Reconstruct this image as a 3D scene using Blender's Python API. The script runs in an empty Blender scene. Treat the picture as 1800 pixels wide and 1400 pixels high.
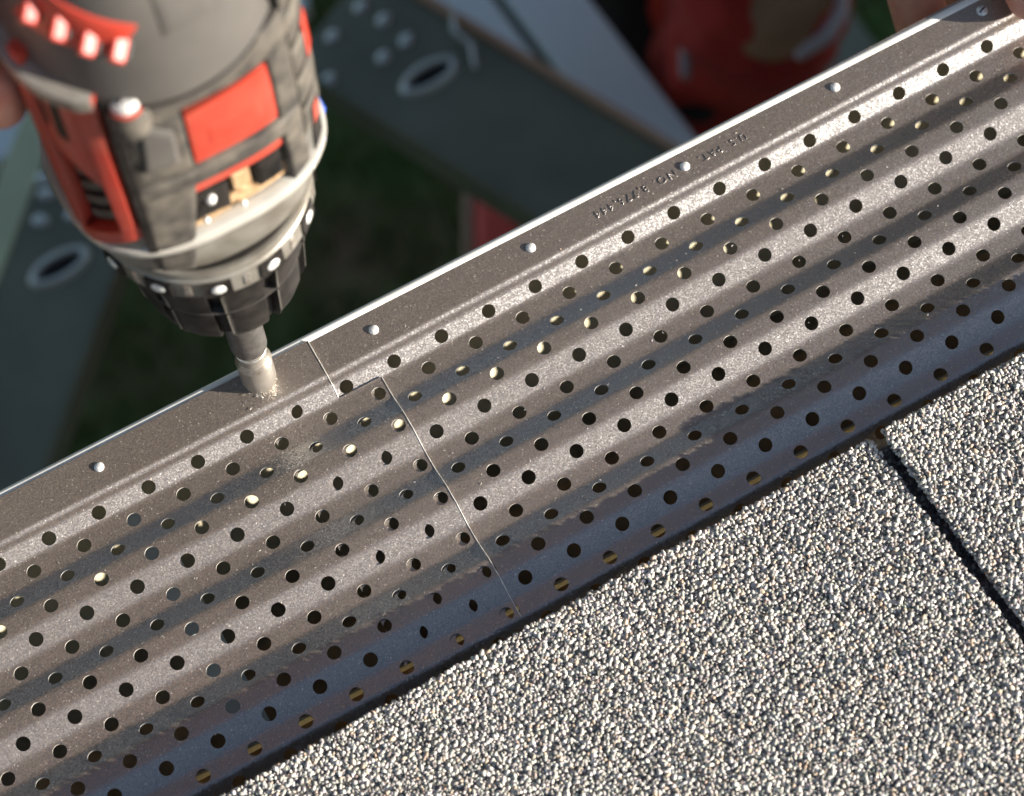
import bpy, bmesh, math, random
import numpy as np
from mathutils import Vector, Matrix, noise
S = bpy.context.scene
col = S.collection
MM = 0.001
random.seed(7); rng = np.random.default_rng(11)

# ------------------------------------------------------------------ camera
cd = bpy.data.cameras.new('camera'); cam = bpy.data.objects.new('camera', cd); col.objects.link(cam)
F = Vector((0.16270625, 0.36184196, -0.91793087)).normalized()
U = Vector((0.46744957, 0.79102667, 0.39467417)); U = (U - F * U.dot(F)).normalized()
Rt = F.cross(U)
M = Matrix((Rt, U, -F)).transposed().to_4x4()
M.translation = Vector((-124.4, -373.8, 864.6)) * MM
cam.matrix_world = M
cd.sensor_width = 36; cd.lens = 95; cd.clip_start = 0.02; cd.clip_end = 400
cd.dof.use_dof = True; cd.dof.focus_distance = 0.925; cd.dof.aperture_fstop = 10.0; cd.dof.aperture_blades = 8
S.camera = cam
# ------------------------------------------------------------------ world and sun
SUN = Vector((46.2, -36.9, 17.0)).normalized()
w = bpy.data.worlds.new('World'); S.world = w; w.use_nodes = True
nt = w.node_tree; bg = nt.nodes['Background']
sky = nt.nodes.new('ShaderNodeTexSky'); sky.sky_type = 'NISHITA'; sky.sun_disc = False
sky.sun_elevation = math.asin(SUN.z); sky.sun_rotation = math.atan2(SUN.x, SUN.y)
nt.links.new(sky.outputs[0], bg.inputs[0]); bg.inputs[1].default_value = 0.06
sl = bpy.data.lights.new('sun', 'SUN'); sl.energy = 5.0; sl.angle = math.radians(0.5); sl.color = (1, 0.93, 0.83)
so = bpy.data.objects.new('sun', sl); col.objects.link(so); so.rotation_euler = SUN.to_track_quat('Z', 'Y').to_euler()
S.view_settings.view_transform = 'Standard'; S.view_settings.look = 'None'; S.view_settings.gamma = 1
S.view_settings.exposure = 1.7
S.render.engine = 'CYCLES'

# ------------------------------------------------------------------ materials
def mat(name, color, rough=0.6, metal=0.0, spec=0.5, nscale=0, namp=0.0, bump=0.0, bscale=0, col2=None, coat=0):
    m = bpy.data.materials.new(name); m.use_nodes = True; t = m.node_tree; b = t.nodes['Principled BSDF']
    b.inputs['Base Color'].default_value = (*color, 1); b.inputs['Roughness'].default_value = rough
    b.inputs['Metallic'].default_value = metal; b.inputs['Specular IOR Level'].default_value = spec
    if coat: b.inputs['Coat Weight'].default_value = coat; b.inputs['Coat Roughness'].default_value = .15
    tc = t.nodes.new('ShaderNodeTexCoord')
    if nscale:
        n = t.nodes.new('ShaderNodeTexNoise'); n.inputs['Scale'].default_value = nscale; n.inputs['Detail'].default_value = 6
        t.links.new(tc.outputs['Object'], n.inputs['Vector'])
        r = t.nodes.new('ShaderNodeMapRange'); r.inputs[1].default_value = 0.35; r.inputs[2].default_value = 0.65
        t.links.new(n.outputs[0], r.inputs[0])
        x = t.nodes.new('ShaderNodeMix'); x.data_type = 'RGBA'
        c2 = col2 if col2 else tuple(c * (1 - namp) for c in color)
        x.inputs[6].default_value = (*color, 1); x.inputs[7].default_value = (*c2, 1)
        t.links.new(r.outputs[0], x.inputs[0]); t.links.new(x.outputs[2], b.inputs['Base Color'])
    if bump:
        n2 = t.nodes.new('ShaderNodeTexNoise'); n2.inputs['Scale'].default_value = bscale; n2.inputs['Detail'].default_value = 4
        t.links.new(tc.outputs['Object'], n2.inputs['Vector'])
        bp = t.nodes.new('ShaderNodeBump'); bp.inputs['Strength'].default_value = bump; bp.inputs['Distance'].default_value = 0.3 * MM
        t.links.new(n2.outputs[0], bp.inputs['Height']); t.links.new(bp.outputs[0], b.inputs['Normal'])
    return m

def flake_mat():
    m = bpy.data.materials.new('brown_metallic_paint'); m.use_nodes = True; t = m.node_tree; b = t.nodes['Principled BSDF']
    tc = t.nodes.new('ShaderNodeTexCoord'); geo = t.nodes.new('ShaderNodeNewGeometry')
    v = t.nodes.new('ShaderNodeTexVoronoi'); v.inputs['Scale'].default_value = 2600
    t.links.new(tc.outputs['Object'], v.inputs['Vector'])
    sub = t.nodes.new('ShaderNodeVectorMath'); sub.operation = 'SUBTRACT'; sub.inputs[1].default_value = (.5, .5, .5)
    t.links.new(v.outputs['Color'], sub.inputs[0])
    sc = t.nodes.new('ShaderNodeVectorMath'); sc.operation = 'SCALE'; sc.inputs['Scale'].default_value = 0.24
    t.links.new(sub.outputs[0], sc.inputs[0])
    ad = t.nodes.new('ShaderNodeVectorMath'); ad.operation = 'ADD'
    t.links.new(geo.outputs['Normal'], ad.inputs[0]); t.links.new(sc.outputs[0], ad.inputs[1])
    no = t.nodes.new('ShaderNodeVectorMath'); no.operation = 'NORMALIZE'; t.links.new(ad.outputs[0], no.inputs[0])
    t.links.new(no.outputs[0], b.inputs['Normal'])
    # flake colour + broad dust
    cr = t.nodes.new('ShaderNodeValToRGB')
    sp = t.nodes.new('ShaderNodeSeparateColor'); t.links.new(v.outputs['Color'], sp.inputs[0])
    t.links.new(sp.outputs[1], cr.inputs[0])
    e = cr.color_ramp.elements
    e[0].position = 0; e[0].color = (.062, .045, .033, 1); e[1].position = .975; e[1].color = (.150, .114, .084, 1)
    e.new(1.0).color = (.5, .44, .38, 1)
    n = t.nodes.new('ShaderNodeTexNoise'); n.inputs['Scale'].default_value = 18; n.inputs['Detail'].default_value = 5
    t.links.new(tc.outputs['Object'], n.inputs['Vector'])
    mr = t.nodes.new('ShaderNodeMapRange'); mr.inputs[1].default_value = .5; mr.inputs[2].default_value = .75; mr.inputs[4].default_value = .22
    t.links.new(n.outputs[0], mr.inputs[0])
    mx = t.nodes.new('ShaderNodeMix'); mx.data_type = 'RGBA'; mx.inputs[7].default_value = (.155, .132, .11, 1)
    t.links.new(mr.outputs[0], mx.inputs[0]); t.links.new(cr.outputs[0], mx.inputs[6])
    t.links.new(mx.outputs[2], b.inputs['Base Color'])
    b.inputs['Metallic'].default_value = .12; b.inputs['Roughness'].default_value = .40; b.inputs['IOR'].default_value = 3.1
    return m

def island_mat(name, stops, rough=.75):
    m = bpy.data.materials.new(name); m.use_nodes = True; t = m.node_tree; b = t.nodes['Principled BSDF']
    g = t.nodes.new('ShaderNodeNewGeometry'); cr = t.nodes.new('ShaderNodeValToRGB')
    t.links.new(g.outputs['Random Per Island'], cr.inputs[0]); e = cr.color_ramp.elements
    e[0].position = stops[0][0]; e[0].color = (*stops[0][1], 1); e[1].position = stops[1][0]; e[1].color = (*stops[1][1], 1)
    for p, c in stops[2:]: e.new(p).color = (*c, 1)
    tc = t.nodes.new('ShaderNodeTexCoord'); n = t.nodes.new('ShaderNodeTexNoise'); n.inputs['Scale'].default_value = 900
    t.links.new(tc.outputs['Object'], n.inputs['Vector'])
    mx = t.nodes.new('ShaderNodeMix'); mx.data_type = 'RGBA'; mx.blend_type = 'MULTIPLY'; mx.inputs[0].default_value = .35
    t.links.new(cr.outputs[0], mx.inputs[6]); t.links.new(n.outputs[1], mx.inputs[7])
    t.links.new(mx.outputs[2], b.inputs['Base Color']); b.inputs['Roughness'].default_value = rough; b.inputs['Specular IOR Level'].default_value = .2
    return m

MT = {}
MT['guard'] = flake_mat()
MT['bare'] = mat('bare_cut_aluminium', (.80, .77, .70), .35, .45, nscale=500, col2=(.5, .46, .4))
MT['cream'] = mat('cream_gutter_paint', (.68, .62, .44), .45, nscale=25, col2=(.55, .48, .32))
MT['white'] = mat('white_gutter_paint', (.78, .77, .72), .35, nscale=60, col2=(.66, .64, .58), bump=.1, bscale=300)
MT['dirt'] = mat('gutter_dirt', (.36, .30, .20), .9, nscale=45, col2=(.20, .15, .09), bump=.8, bscale=400)
MT['wood'] = mat('weathered_board', (.36, .24, .12), .85, nscale=60, col2=(.22, .13, .06), bump=.4, bscale=250)
MT['wall'] = mat('house_render', (.4, .38, .34), .9, nscale=5, namp=.2)
MT['asphalt'] = mat('asphalt_base', (.13, .122, .113), .85, nscale=300, namp=.5, bump=.8, bscale=900)
MT['granule'] = island_mat('mineral_granules', [(0, (.16, .15, .138)), (.14, (.30, .28, .255)), (.32, (.47, .44, .395)), (.62, (.60, .562, .505)), (.88, (.72, .685, .63)), (.95, (.52, .40, .30))])
MT['granule2'] = island_mat('slot_shade_granules', [(0, (.06, .06, .065)), (.3, (.10, .10, .11)), (.8, (.2, .2, .21)), (1, (.32, .32, .33))])  # bluish dark tones hold the shadow inside the shingle slot
MT['rivet'] = mat('galvanised_screw', (.88, .87, .84), .4, .3, nscale=900, col2=(.45, .44, .42))
MT['dplastic'] = mat('dusty_grey_plastic', (.034, .031, .028), .6, spec=.35, nscale=140, col2=(.10, .088, .072), bump=.35, bscale=1500)
MT['dcap'] = mat('grey_rubber', (.062, .058, .054), .5, spec=.35, nscale=30, col2=(.085, .078, .07), bump=.25, bscale=1800)
MT['black'] = mat('black_plastic', (.006, .0055, .005), .5, spec=.18, nscale=140, col2=(.020, .017, .015), bump=.3, bscale=900)
MT['gear'] = mat('cast_grey_housing', (.26, .245, .215), .42, .45, nscale=90, col2=(.16, .145, .12), bump=.15, bscale=700)
MT['steel'] = mat('bright_steel', (.72, .68, .62), .30, .85, nscale=300, col2=(.45, .38, .30), bump=.25, bscale=900)
MT['worn'] = mat('worn_steel', (.46, .42, .37), .36, .75, nscale=120, col2=(.38, .34, .29), bump=.08, bscale=900)
MT['sleeve'] = mat('dark_bit_sleeve', (.075, .07, .064), .40, .5, nscale=400, col2=(.12, .11, .10), bump=.3, bscale=1200)
MT['red'] = mat('red_plastic', (.36, .026, .012), .42, nscale=38, col2=(.33, .055, .034), coat=.15)
MT['dust'] = mat('sawdust', (.42, .28, .15), .9, nscale=500, col2=(.22, .13, .06), bump=1, bscale=1500)
MT['rim'] = mat('rim_highlight_grey', (.50, .48, .43), .28, .35, nscale=90, col2=(.42, .40, .36))  # paler than the housing: the rim's bright highlight put into its colour
MT['redgloss'] = mat('glossy_red_plastic', (.42, .035, .018), .28, nscale=70, col2=(.48, .07, .05), coat=1)
MT['blue'] = mat('blue_plastic', (.01, .05, .28), .4)
MT['tread'] = mat('painted_steel_tread', (.17, .175, .12), .5, .3, nscale=12, col2=(.12, .125, .085))
MT['olive'] = mat('olive_side_rail', (.50, .55, .33), .6, nscale=14, col2=(.40, .44, .27))
MT['alu'] = mat('aluminium_rail', (.74, .82, .76), .45, .1, nscale=10, col2=(.70, .76, .75))
MT['pale'] = mat('pale_pressed_edge', (.50, .52, .48), .28, .65)
MT['brownedge'] = mat('brown_edge', (.40, .25, .16), .7)
MT['redcloth'] = mat('red_work_cloth', (.42, .030, .016), .9, nscale=14, col2=(.26, .014, .010), bump=1, bscale=60)
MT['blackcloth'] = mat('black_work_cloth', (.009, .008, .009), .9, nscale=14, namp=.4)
MT['leather'] = mat('brown_leather', (.30, .17, .09), .7, nscale=20, col2=(.22, .12, .07))
MT['reflect'] = mat('grey_reflective_strip', (.30, .26, .26), .5)
MT['skin'] = mat('skin', (.62, .30, .21), .45, nscale=120, col2=(.52, .20, .14), bump=.3, bscale=900)
MT['skin'].node_tree.nodes['Principled BSDF'].inputs['Subsurface Weight'].default_value = .12
MT['skin'].node_tree.nodes['Principled BSDF'].inputs['Subsurface Radius'].default_value = (.004, .0015, .0008)
MT['nail'] = mat('finger_nail', (.78, .50, .42), .25, coat=.5)
MT['hair'] = mat('brown_hair', (.05, .03, .02), .7)
MT['lawn'] = mat('lawn_soil', (.10, .17, .04), .95, nscale=3.5, col2=(.20, .12, .06), bump=.5, bscale=80)
MT['grass'] = island_mat('grass_blades', [(0, (.07, .14, .03)), (.4, (.10, .19, .04)), (.75, (.15, .22, .06)), (.93, (.26, .18, .09))], .7)
MT['tool'] = mat('red_tool_box', (.70, .09, .06), .5, nscale=10, col2=(.60, .06, .035))

# ------------------------------------------------------------------ helpers
def finish(name, me, m, parent=None, smooth=False):
    o = bpy.data.objects.new(name, me); col.objects.link(o)
    if m is not None: me.materials.append(m)
    if smooth: me.polygons.foreach_set('use_smooth', [True] * len(me.polygons))
    if parent is not None:
        o.parent = parent
    return o
def mesh(name, vs, fs, m, parent=None, smooth=False):
    """vs in millimetres (relative to the parent's base)"""
    me = bpy.data.meshes.new(name); me.from_pydata([tuple(c * MM for c in v) for v in vs], [], fs); me.update()
    return finish(name, me, m, parent, smooth)
def frombm(name, bm, m, parent=None, smooth=False):
    bmesh.ops.scale(bm, vec=(MM, MM, MM), verts=bm.verts)
    me = bpy.data.meshes.new(name); bm.to_mesh(me); bm.free()
    return finish(name, me, m, parent, smooth)
def tag(o, label=None, cat=None, group=None, kind=None):
    if label: o['label'] = label
    if cat: o['category'] = cat
    if group: o['group'] = group
    if kind: o['kind'] = kind
    return o
def empty(name, loc=(0, 0, 0)):
    o = bpy.data.objects.new(name, None); o.empty_display_size = .02; col.objects.link(o); o.location = Vector(loc) * MM; return o
def sharpen(o, deg=35):
    me = o.data; bm = bmesh.new(); bm.from_mesh(me); a = math.radians(deg)
    for f in bm.faces: f.smooth = True
    for e in bm.edges:
        if len(e.link_faces) == 2: e.smooth = e.calc_face_angle(0) < a
    bm.to_mesh(me); bm.free(); return o
def bevel(o, w_, seg=2, lim=30):
    b = o.modifiers.new('bevel', 'BEVEL'); b.width = w_ * MM; b.segments = seg; b.limit_method = 'ANGLE'; b.angle_limit = math.radians(lim)
    return o
def box_bm(bm, x0, x1, y0, y1, z0, z1, mtx=None):
    v = [Vector((x, y, z)) for z in (z0, z1) for y in (y0, y1) for x in (x0, x1)]
    if mtx: v = [mtx @ p for p in v]
    v = [bm.verts.new(p) for p in v]
    for f in ((0, 2, 3, 1), (4, 5, 7, 6), (0, 1, 5, 4), (2, 6, 7, 3), (0, 4, 6, 2), (1, 3, 7, 5)): bm.faces.new([v[i] for i in f])
def box(name, x0, x1, y0, y1, z0, z1, m, parent=None, bev=0, mtx=None):
    bm = bmesh.new(); box_bm(bm, x0, x1, y0, y1, z0, z1, mtx); o = frombm(name, bm, m, parent)
    if bev: bevel(o, bev)
    return o
def lathe(name, prof, m, parent=None, seg=64, c=(0, 0), rf=None, deg=35):
    """prof: (radius, height); rf(theta, r, h) may modulate the radius"""
    vs, fs = [], []
    for r, h in prof:
        for k in range(seg):
            t = 2 * math.pi * k / seg; q = rf(t, r, h) if rf else r
            vs.append((c[0] + q * math.cos(t), c[1] + q * math.sin(t), h))
    n = len(prof)
    for i in range(n - 1):
        for k in range(seg):
            a, b = i * seg + k, i * seg + (k + 1) % seg
            fs.append((a, b, b + seg, a + seg))
    fs.append(tuple(range(seg))[::-1]); fs.append(tuple((n - 1) * seg + k for k in range(seg)))
    return sharpen(mesh(name, vs, fs, m, parent), deg)

# ------------------------------------------------------------------ perforated guard profile
SEG = [(60, 6.0, 0), (6.0, 4.7, -.66), (4.7, 2.5, -.12), (2.5, -2.5, -.68), (-2.5, -11.4, .0)]
y = -11.4
for a, b, s in ((1, 8.2, .41), (0, 7.3, 0), (1, 8.2, -.41), (0, 7.3, 0)) * 3:
    SEG.append((y, y - b, s)); y -= b
SEG[-1] = (SEG[-1][0], -104.5, 0); SEG.append((-104.5, -112, -.75)); SEG.append((-112, -260, 0))
ys = np.arange(40, -170, -.1)
g = np.zeros_like(ys)
for a, b, s in SEG: g[(ys <= a) & (ys > b)] = s
def gauss(sig):
    k = np.arange(-60, 61) * .1; q = np.exp(-k * k / (2 * sig * sig)); return q / q.sum()
gs = np.convolve(g, gauss(.28), 'same'); gw = np.convolve(g, gauss(.7), 'same')
wt = np.clip((-ys - 5) / 4, 0, 1); g = gs * (1 - wt) + gw * wt
zs = 3.5 + np.concatenate([[0], np.cumsum(g[:-1] * .1)])
zs = zs + (3.5 - np.interp(-15, -ys, zs))
ss = np.concatenate([[0], np.cumsum(np.hypot(.1, np.diff(zs)))]); ss -= np.interp(0, -ys, ss)
def s2y(s): return float(np.interp(s, ss, ys))
def y2s(yy): return float(np.interp(-yy, -ys, ss))
def zof(yy): return float(np.interp(-yy, -ys, zs))
PITCH = y2s(-93.0) / 12
XP, HR, TH = 19.05, 2.5, .5
def nrm(s):
    y0, y1 = s2y(s - .05), s2y(s + .05); dz = zof(y1) - zof(y0); dy = y1 - y0
    v = Vector((0, dz, -dy)); v.normalize(); return v if v.z > 0 else -v

def guard_mesh(x0, x1, cuts, edge_y, xoff=0.0):
    """cuts: list of (s_lo, s_hi, x_min, x_max) strips; holes drilled where their cell lies in the strip"""
    bm = bmesh.new()
    NR = 32
    def key(p): return (round(p[0] + .00031, 3), round(p[1] + .00031, 3))
    vd = {}
    def V(x, s):
        k = key((x, s))
        if k not in vd: vd[k] = bm.verts.new((x, s, 0))
        return vd[k]
    rows = []
    s_top = y2s(edge_y)
    # flange rows without holes
    fl = [s_top] + [y2s(q) for q in (18, 15, 12, 9, 7, 6.4, 6.0, 5.6, 5.2, 4.8, 4.4, 4.0, 3.5, 3.1)]
    step = XP / 16
    i0, i1 = math.floor(x0 / XP) - 1, math.ceil(x1 / XP) + 1
    bounds = [(-2.75, 2.75)] + [(None, None)] * 17
    b0 = 2.75
    for j in range(1, 18): bounds[j] = (b0, (j + .5) * PITCH); b0 = (j + .5) * PITCH
    xs = [k * step for k in range(i0 * 16, i1 * 16 + 1)]
    fl.append(-2.75)
    for a, b in zip(fl[:-1], fl[1:]):
        for k in range(len(xs) - 1):
            bm.faces.new((V(xs[k], a), V(xs[k + 1], a), V(xs[k + 1], b), V(xs[k], b)))
    for j in range(0, 18):
        lo, hi = bounds[j]; sc = j * PITCH
        off = (j % 2) * 8 * step
        for i in range(i0, i1 + 1):
            cx = i * XP + off
            if cx - XP / 2 < xs[0] - 1e-6 or cx + XP / 2 > xs[-1] + 1e-6: continue
            # outer boundary
            o = []
            nx, ns = 16, 6
            for k in range(nx): o.append((cx - XP / 2 + k * step, lo))
            for k in range(ns): o.append((cx + XP / 2, lo + (hi - lo) * k / ns))
            for k in range(nx): o.append((cx + XP / 2 - k * step, hi))
            for k in range(ns): o.append((cx - XP / 2, hi - (hi - lo) * k / ns))
            n = len(o)
            # angles spread: blend true direction with even spacing
            ang = [math.atan2(q[1] - sc, q[0] - cx) for q in o]
            ev0 = ang[0]
            aa = []
            prev = None
            for k in range(n):
                a = ang[k]
                if prev is not None:
                    while a < prev: a += 2 * math.pi
                prev = a; aa.append(a)
            even = [ev0 + 2 * math.pi * k / n for k in range(n)]
            aa = [.35 * p + .65 * q for p, q in zip(aa, even)]
            rings = []
            for f in (0, .12, .3, .52, .76):
                ring = []
                for k in range(n):
                    hx, hs = cx + HR * math.cos(aa[k]), sc + HR * math.sin(aa[k])
                    ring.append(bm.verts.new((hx + (o[k][0] - hx) * f, hs + (o[k][1] - hs) * f, 0)))
                rings.append(ring)
            rings.append([V(*q) for q in o])
            for r in range(5):
                A, B = rings[r], rings[r + 1]
                for k in range(n):
                    k2 = (k + 1) % n
                    bm.faces.new((A[k], B[k], B[k2], A[k2]))
    # shift, cut
    bmesh.ops.translate(bm, verts=bm.verts, vec=(xoff, 0, 0))
    def cut(pred_lo, pred_hi, xmin, xmax):
        fs = [f for f in bm.faces if pred_lo <= f.calc_center_median().y < pred_hi]
        for xx, sgn in ((xmin, -1), (xmax, 1)):
            ge = set(fs)
            for f in fs: ge.update(f.edges); ge.update(f.verts)
            r = bmesh.ops.bisect_plane(bm, geom=list(ge), plane_co=(xx, 0, 0), plane_no=(sgn, 0, 0), clear_outer=False)
            fs = [f for f in bm.faces if pred_lo <= f.calc_center_median().y < pred_hi]
            dead = [f for f in fs if (f.calc_center_median().x - xx) * sgn > 0]
            bmesh.ops.delete(bm, geom=dead, context='FACES')
            fs = [f for f in bm.faces if pred_lo <= f.calc_center_median().y < pred_hi]
    for lo, hi, xa, xb in cuts: cut(lo, hi, xa, xb)
    smax = max(c[1] for c in cuts)
    bmesh.ops.delete(bm, geom=[f for f in bm.faces if f.calc_center_median().y > smax], context='FACES')
    bmesh.ops.delete(bm, geom=[v for v in bm.verts if not v.link_faces], context='VERTS')
    # map to the bent profile, thicken
    bm.verts.ensure_lookup_table(); bm.normal_update()
    vs = [(v.co.x, v.co.y) for v in bm.verts]; idx = {v: k for k, v in enumerate(bm.verts)}
    fs = [[idx[v] for v in f.verts] for f in bm.faces]
    be = [(idx[e.verts[0]], idx[e.verts[1]], e) for e in bm.edges if len(e.link_faces) == 1]
    bed = []
    for a, b, e in be:
        f = e.link_faces[0]; l = [idx[v] for v in f.verts]
        i = l.index(a); bed.append((a, b) if l[(i + 1) % len(l)] == b else (b, a))
    bm.free()
    s_arr = np.array([q[1] for q in vs]); yy = np.interp(s_arr, ss, ys); zz = np.interp(-yy, -ys, zs)
    gg = np.interp(-yy, -ys, g)                       # dz/d(-y)
    ny = gg / np.sqrt(1 + gg * gg); nz = 1 / np.sqrt(1 + gg * gg)
    xx = np.array([q[0] for q in vs])
    top = np.stack([xx, yy, zz], 1); bot = top - TH * np.stack([0 * xx, ny, nz], 1)
    n = len(vs)
    me = bpy.data.meshes.new('gutter_guard')
    # orientation check: first face normal should point up
    f0 = fs[0]; p = [Vector(top[k]) for k in f0[:3]]
    up = (p[1] - p[0]).cross(p[2] - p[0]).z > 0
    F1 = [f if up else f[::-1] for f in fs]; F2 = [[k + n for k in f[::-1]] for f in F1]
    F3 = [((b, a, a + n, b + n) if up else (a, b, b + n, a + n)) for a, b in bed]
    me.from_pydata((np.concatenate([top, bot]) * MM).tolist(), [], F1 + F2 + F3); me.update()
    mi = np.zeros(len(me.polygons), dtype=np.int32); mi[len(F1) + len(F2):] = 1; me.polygons.foreach_set('material_index', mi)
    bm = bmesh.new(); bm.from_mesh(me)
    bm.faces.ensure_lookup_table(); k0 = len(F1) + len(F2)
    for f in bm.faces: f.smooth = True
    for i in range(k0, len(bm.faces)):
        for e in bm.faces[i].edges:
            if len(e.link_faces) == 2 and e.calc_face_angle(0) > .6: e.smooth = False
    bm.to_mesh(me); bm.free()
    return me

GP = 'perforated panels of the gutter cover'
gr = bpy.data.objects.new('gutter_guard', guard_mesh(-52, 480, [(-40, 128, -50, 478)], 20.5)); col.objects.link(gr)
gr.data.materials.append(MT['guard']); gr.data.materials.append(MT['bare'])
tag(gr, 'right-hand brown perforated gutter guard panel, its end tucked under the other at the seam', 'gutter guard', GP)
gl = bpy.data.objects.new('gutter_guard', guard_mesh(-230, 0, [(-40, 2.75, -228, -22.5), (2.75, 108.6, -228, -5.7), (108.6, 128, -228, -22.5)], 20.9)); col.objects.link(gl)
gl.data.materials.append(MT['guard']); gl.data.materials.append(MT['bare'])
tag(gl, 'left-hand brown perforated gutter guard panel under the drill, lapping over the other', 'gutter guard', GP)
gl.matrix_world = Matrix.Translation(Vector((-23.3, 0, .95)) * MM) @ Matrix.Rotation(-.0150, 4, 'Z') @ Matrix.Translation(Vector((22.5, 0, 0)) * MM)
def burr(name, x, ya, yb, parent, rr=.17):
    # raised bright burr left by the shears along the cut end of the sheet
    yl = np.arange(ya, yb, -.6 if yb < ya else .6); vs, fs = [], []
    for q in yl:
        z = zof(q)
        for k in range(6):
            a = 2 * math.pi * k / 6; vs.append((x + rr * math.cos(a), q, z + .06 + rr * math.sin(a)))
    for i in range(len(yl) - 1):
        for k in range(6): fs.append((i * 6 + k, i * 6 + (k + 1) % 6, (i + 1) * 6 + (k + 1) % 6, (i + 1) * 6 + k))
    return mesh(name, vs, fs, MT['bare'], parent, True)
burr('cut_edge', -22.5, 20.8, -2.2, gl); burr('cut_edge', -5.7, -2.6, -104.0, gl)

def dome(name, x, yv, z, r, m, parent, slot=False):
    prof = [(r * 1.0, -.2), (r, .25), (r * .93, .5), (r * .75, .72), (r * .5, .88), (r * .2, .95), (.02, .96)]
    vs, fs = [], []
    seg = 20
    for q, h in prof:
        for k in range(seg):
            t = 2 * math.pi * k / seg; vs.append((q * math.cos(t), q * math.sin(t), h))
    for i in range(len(prof) - 1):
        for k in range(seg):
            a, b = i * seg + k, i * seg + (k + 1) % seg; fs.append((a, b, b + seg, a + seg))
    o = mesh(name, vs, fs, m, None, True); o.location = Vector((x, yv, z)) * MM
    if parent: o.parent = parent
    return o
rv = None
for x, yv in ((-0.8, 13.1), (62.7, 12.8), (126.5, 12.8), (190.0, 12.7)):
    rv = dome('rivet', x, yv, 3.5, 1.8, MT['rivet'], gr)
rs = dome('rivet', -106.3, 14.6, 3.5, 1.8, MT['rivet'], gl); rs.location = gl.matrix_world.inverted() @ (Vector((-107.6, 15.3, 4.4)) * MM)
# slotted screw near the thumb
sc = dome('screw', 253.2, 12.3, 3.5, 2.1, MT['rivet'], gr)
box('slot', -1.5, 1.5, -.28, .28, .6, 1.05, MT['black'], sc, mtx=Matrix.Rotation(.35, 4, 'Z'))
# stamped patent lettering on the flange, reads upside down from the roof side
def stamp(txt, x, yv, size, parent):
    cu = bpy.data.curves.new('lettering', 'FONT'); cu.body = txt; cu.size = size * MM; cu.extrude = .13 * MM; cu.space_character = 1.3
    cu.offset = -.07 * MM; cu.fill_mode = 'NONE' if False else 'BOTH'; cu.resolution_u = 3
    cu.bevel_depth = .06 * MM; cu.bevel_resolution = 0
    t = bpy.data.objects.new('lettering', cu); col.objects.link(t)
    dg = bpy.context.evaluated_depsgraph_get(); me = bpy.data.meshes.new_from_object(t.evaluated_get(dg))
    bpy.data.objects.remove(t)
    me.materials.clear(); me.materials.append(MT['guard'])
    o = bpy.data.objects.new('lettering', me); col.objects.link(o); o.parent = parent
    o.rotation_euler = (0, 0, math.pi); o.location = Vector((x, yv, 3.55)) * MM
    return o
stamp('U.S. PAT.', 152.0, 13.6, 3.9, gr)
stamp('NO. 8,776,444', 122.5, 13.6, 4.3, gr)

# ------------------------------------------------------------------ gutter
def extrude_profile(name, pts, x0, x1, th, m, parent=None, nx=1, smooth=True):
    n = len(pts); P = [Vector((0, a, b)) for a, b in pts]; N = []
    for i in range(n):
        d = (P[min(i + 1, n - 1)] - P[max(i - 1, 0)]).normalized(); N.append(Vector((0, -d.z, d.y)))
    vs = []
    for k in range(nx + 1):
        x = x0 + (x1 - x0) * k / nx
        for i in range(n): vs.append((x, P[i].y, P[i].z))
        for i in range(n): q = P[i] - N[i] * th; vs.append((x, q.y, q.z))
    fs = []; w2 = 2 * n
    for k in range(nx):
        a = k * w2; b = a + w2
        for i in range(n - 1):
            fs.append((a + i, b + i, b + i + 1, a + i + 1)); fs.append((a + n + i, a + n + i + 1, b + n + i + 1, b + n + i))
        fs.append((a, a + n, b + n, b)); fs.append((a + n - 1, b + n - 1, b + 2 * n - 1, a + 2 * n - 1))
    for a in (0, nx * w2):
        for i in range(n - 1): fs.append((a + i, a + i + 1, a + n + i + 1, a + n + i))
    o = mesh(name, vs, fs, m, parent); 
    bm = bmesh.new(); bm.from_mesh(o.data); bmesh.ops.recalc_face_normals(bm, faces=bm.faces); bm.to_mesh(o.data); bm.free()
    return sharpen(o, 40)
gut = empty('rain_gutter', (-8, 23.3, 0)); gut.rotation_euler = (0, 0, -.0146)
tag(gut, 'rain gutter under the perforated panels, its white front rim showing along the garden side', 'gutter')
trough = [(-.9, 1.2), (-.9, -3), (-1, -8), (-5, -12.5), (-16.3, -17.3), (-24.3, -19.9), (-30, -21.7), (-36, -24), (-41, -29), (-45, -40), (-50, -54), (-56, -60), (-112, -62), (-118, -60), (-120, -56), (-120, -8)]
extrude_profile('trough', [(a, b) for a, b in trough[::-1]], -900, 1500, .8, MT['cream'], gut)
extrude_profile('silt', [(-53, -56), (-62, -58), (-78, -56), (-100, -58), (-117, -56)], -900, 1500, 1.0, MT['dirt'], gut)
r_ = []
for k in range(9):
    a = math.radians(180 - 22.5 * k); r_.append((-1.6 + 1.6 * math.cos(a) * -1 * -1, .6 + 1.6 * math.sin(a)))
lip = [(-9, 1.7), (-5, 2.0), (-3.4, 2.0), (-2.8, 2.75), (-2.0, 3.15), (-1.2, 3.2), (-.5, 2.95), (-.1, 2.3), (0, 1.5), (0, .8), (0, -9), (-.7, -12)]
extrude_profile('front_rim', lip[::-1], -900, 1500, .7, MT['white'], gut)
hb = empty('gutter_hanger', (-104, 0, 0)); tag(hb, 'pale metal hanger strap crossing inside the gutter below the left guard panel', 'hanger')
extrude_profile('strap', [(20, -3.0), (8, -5), (0, -7), (-20, -7.5), (-60, -7.5), (-95, -8)][::-1], -7, 6, 1.6, MT['alu'], hb)

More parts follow.
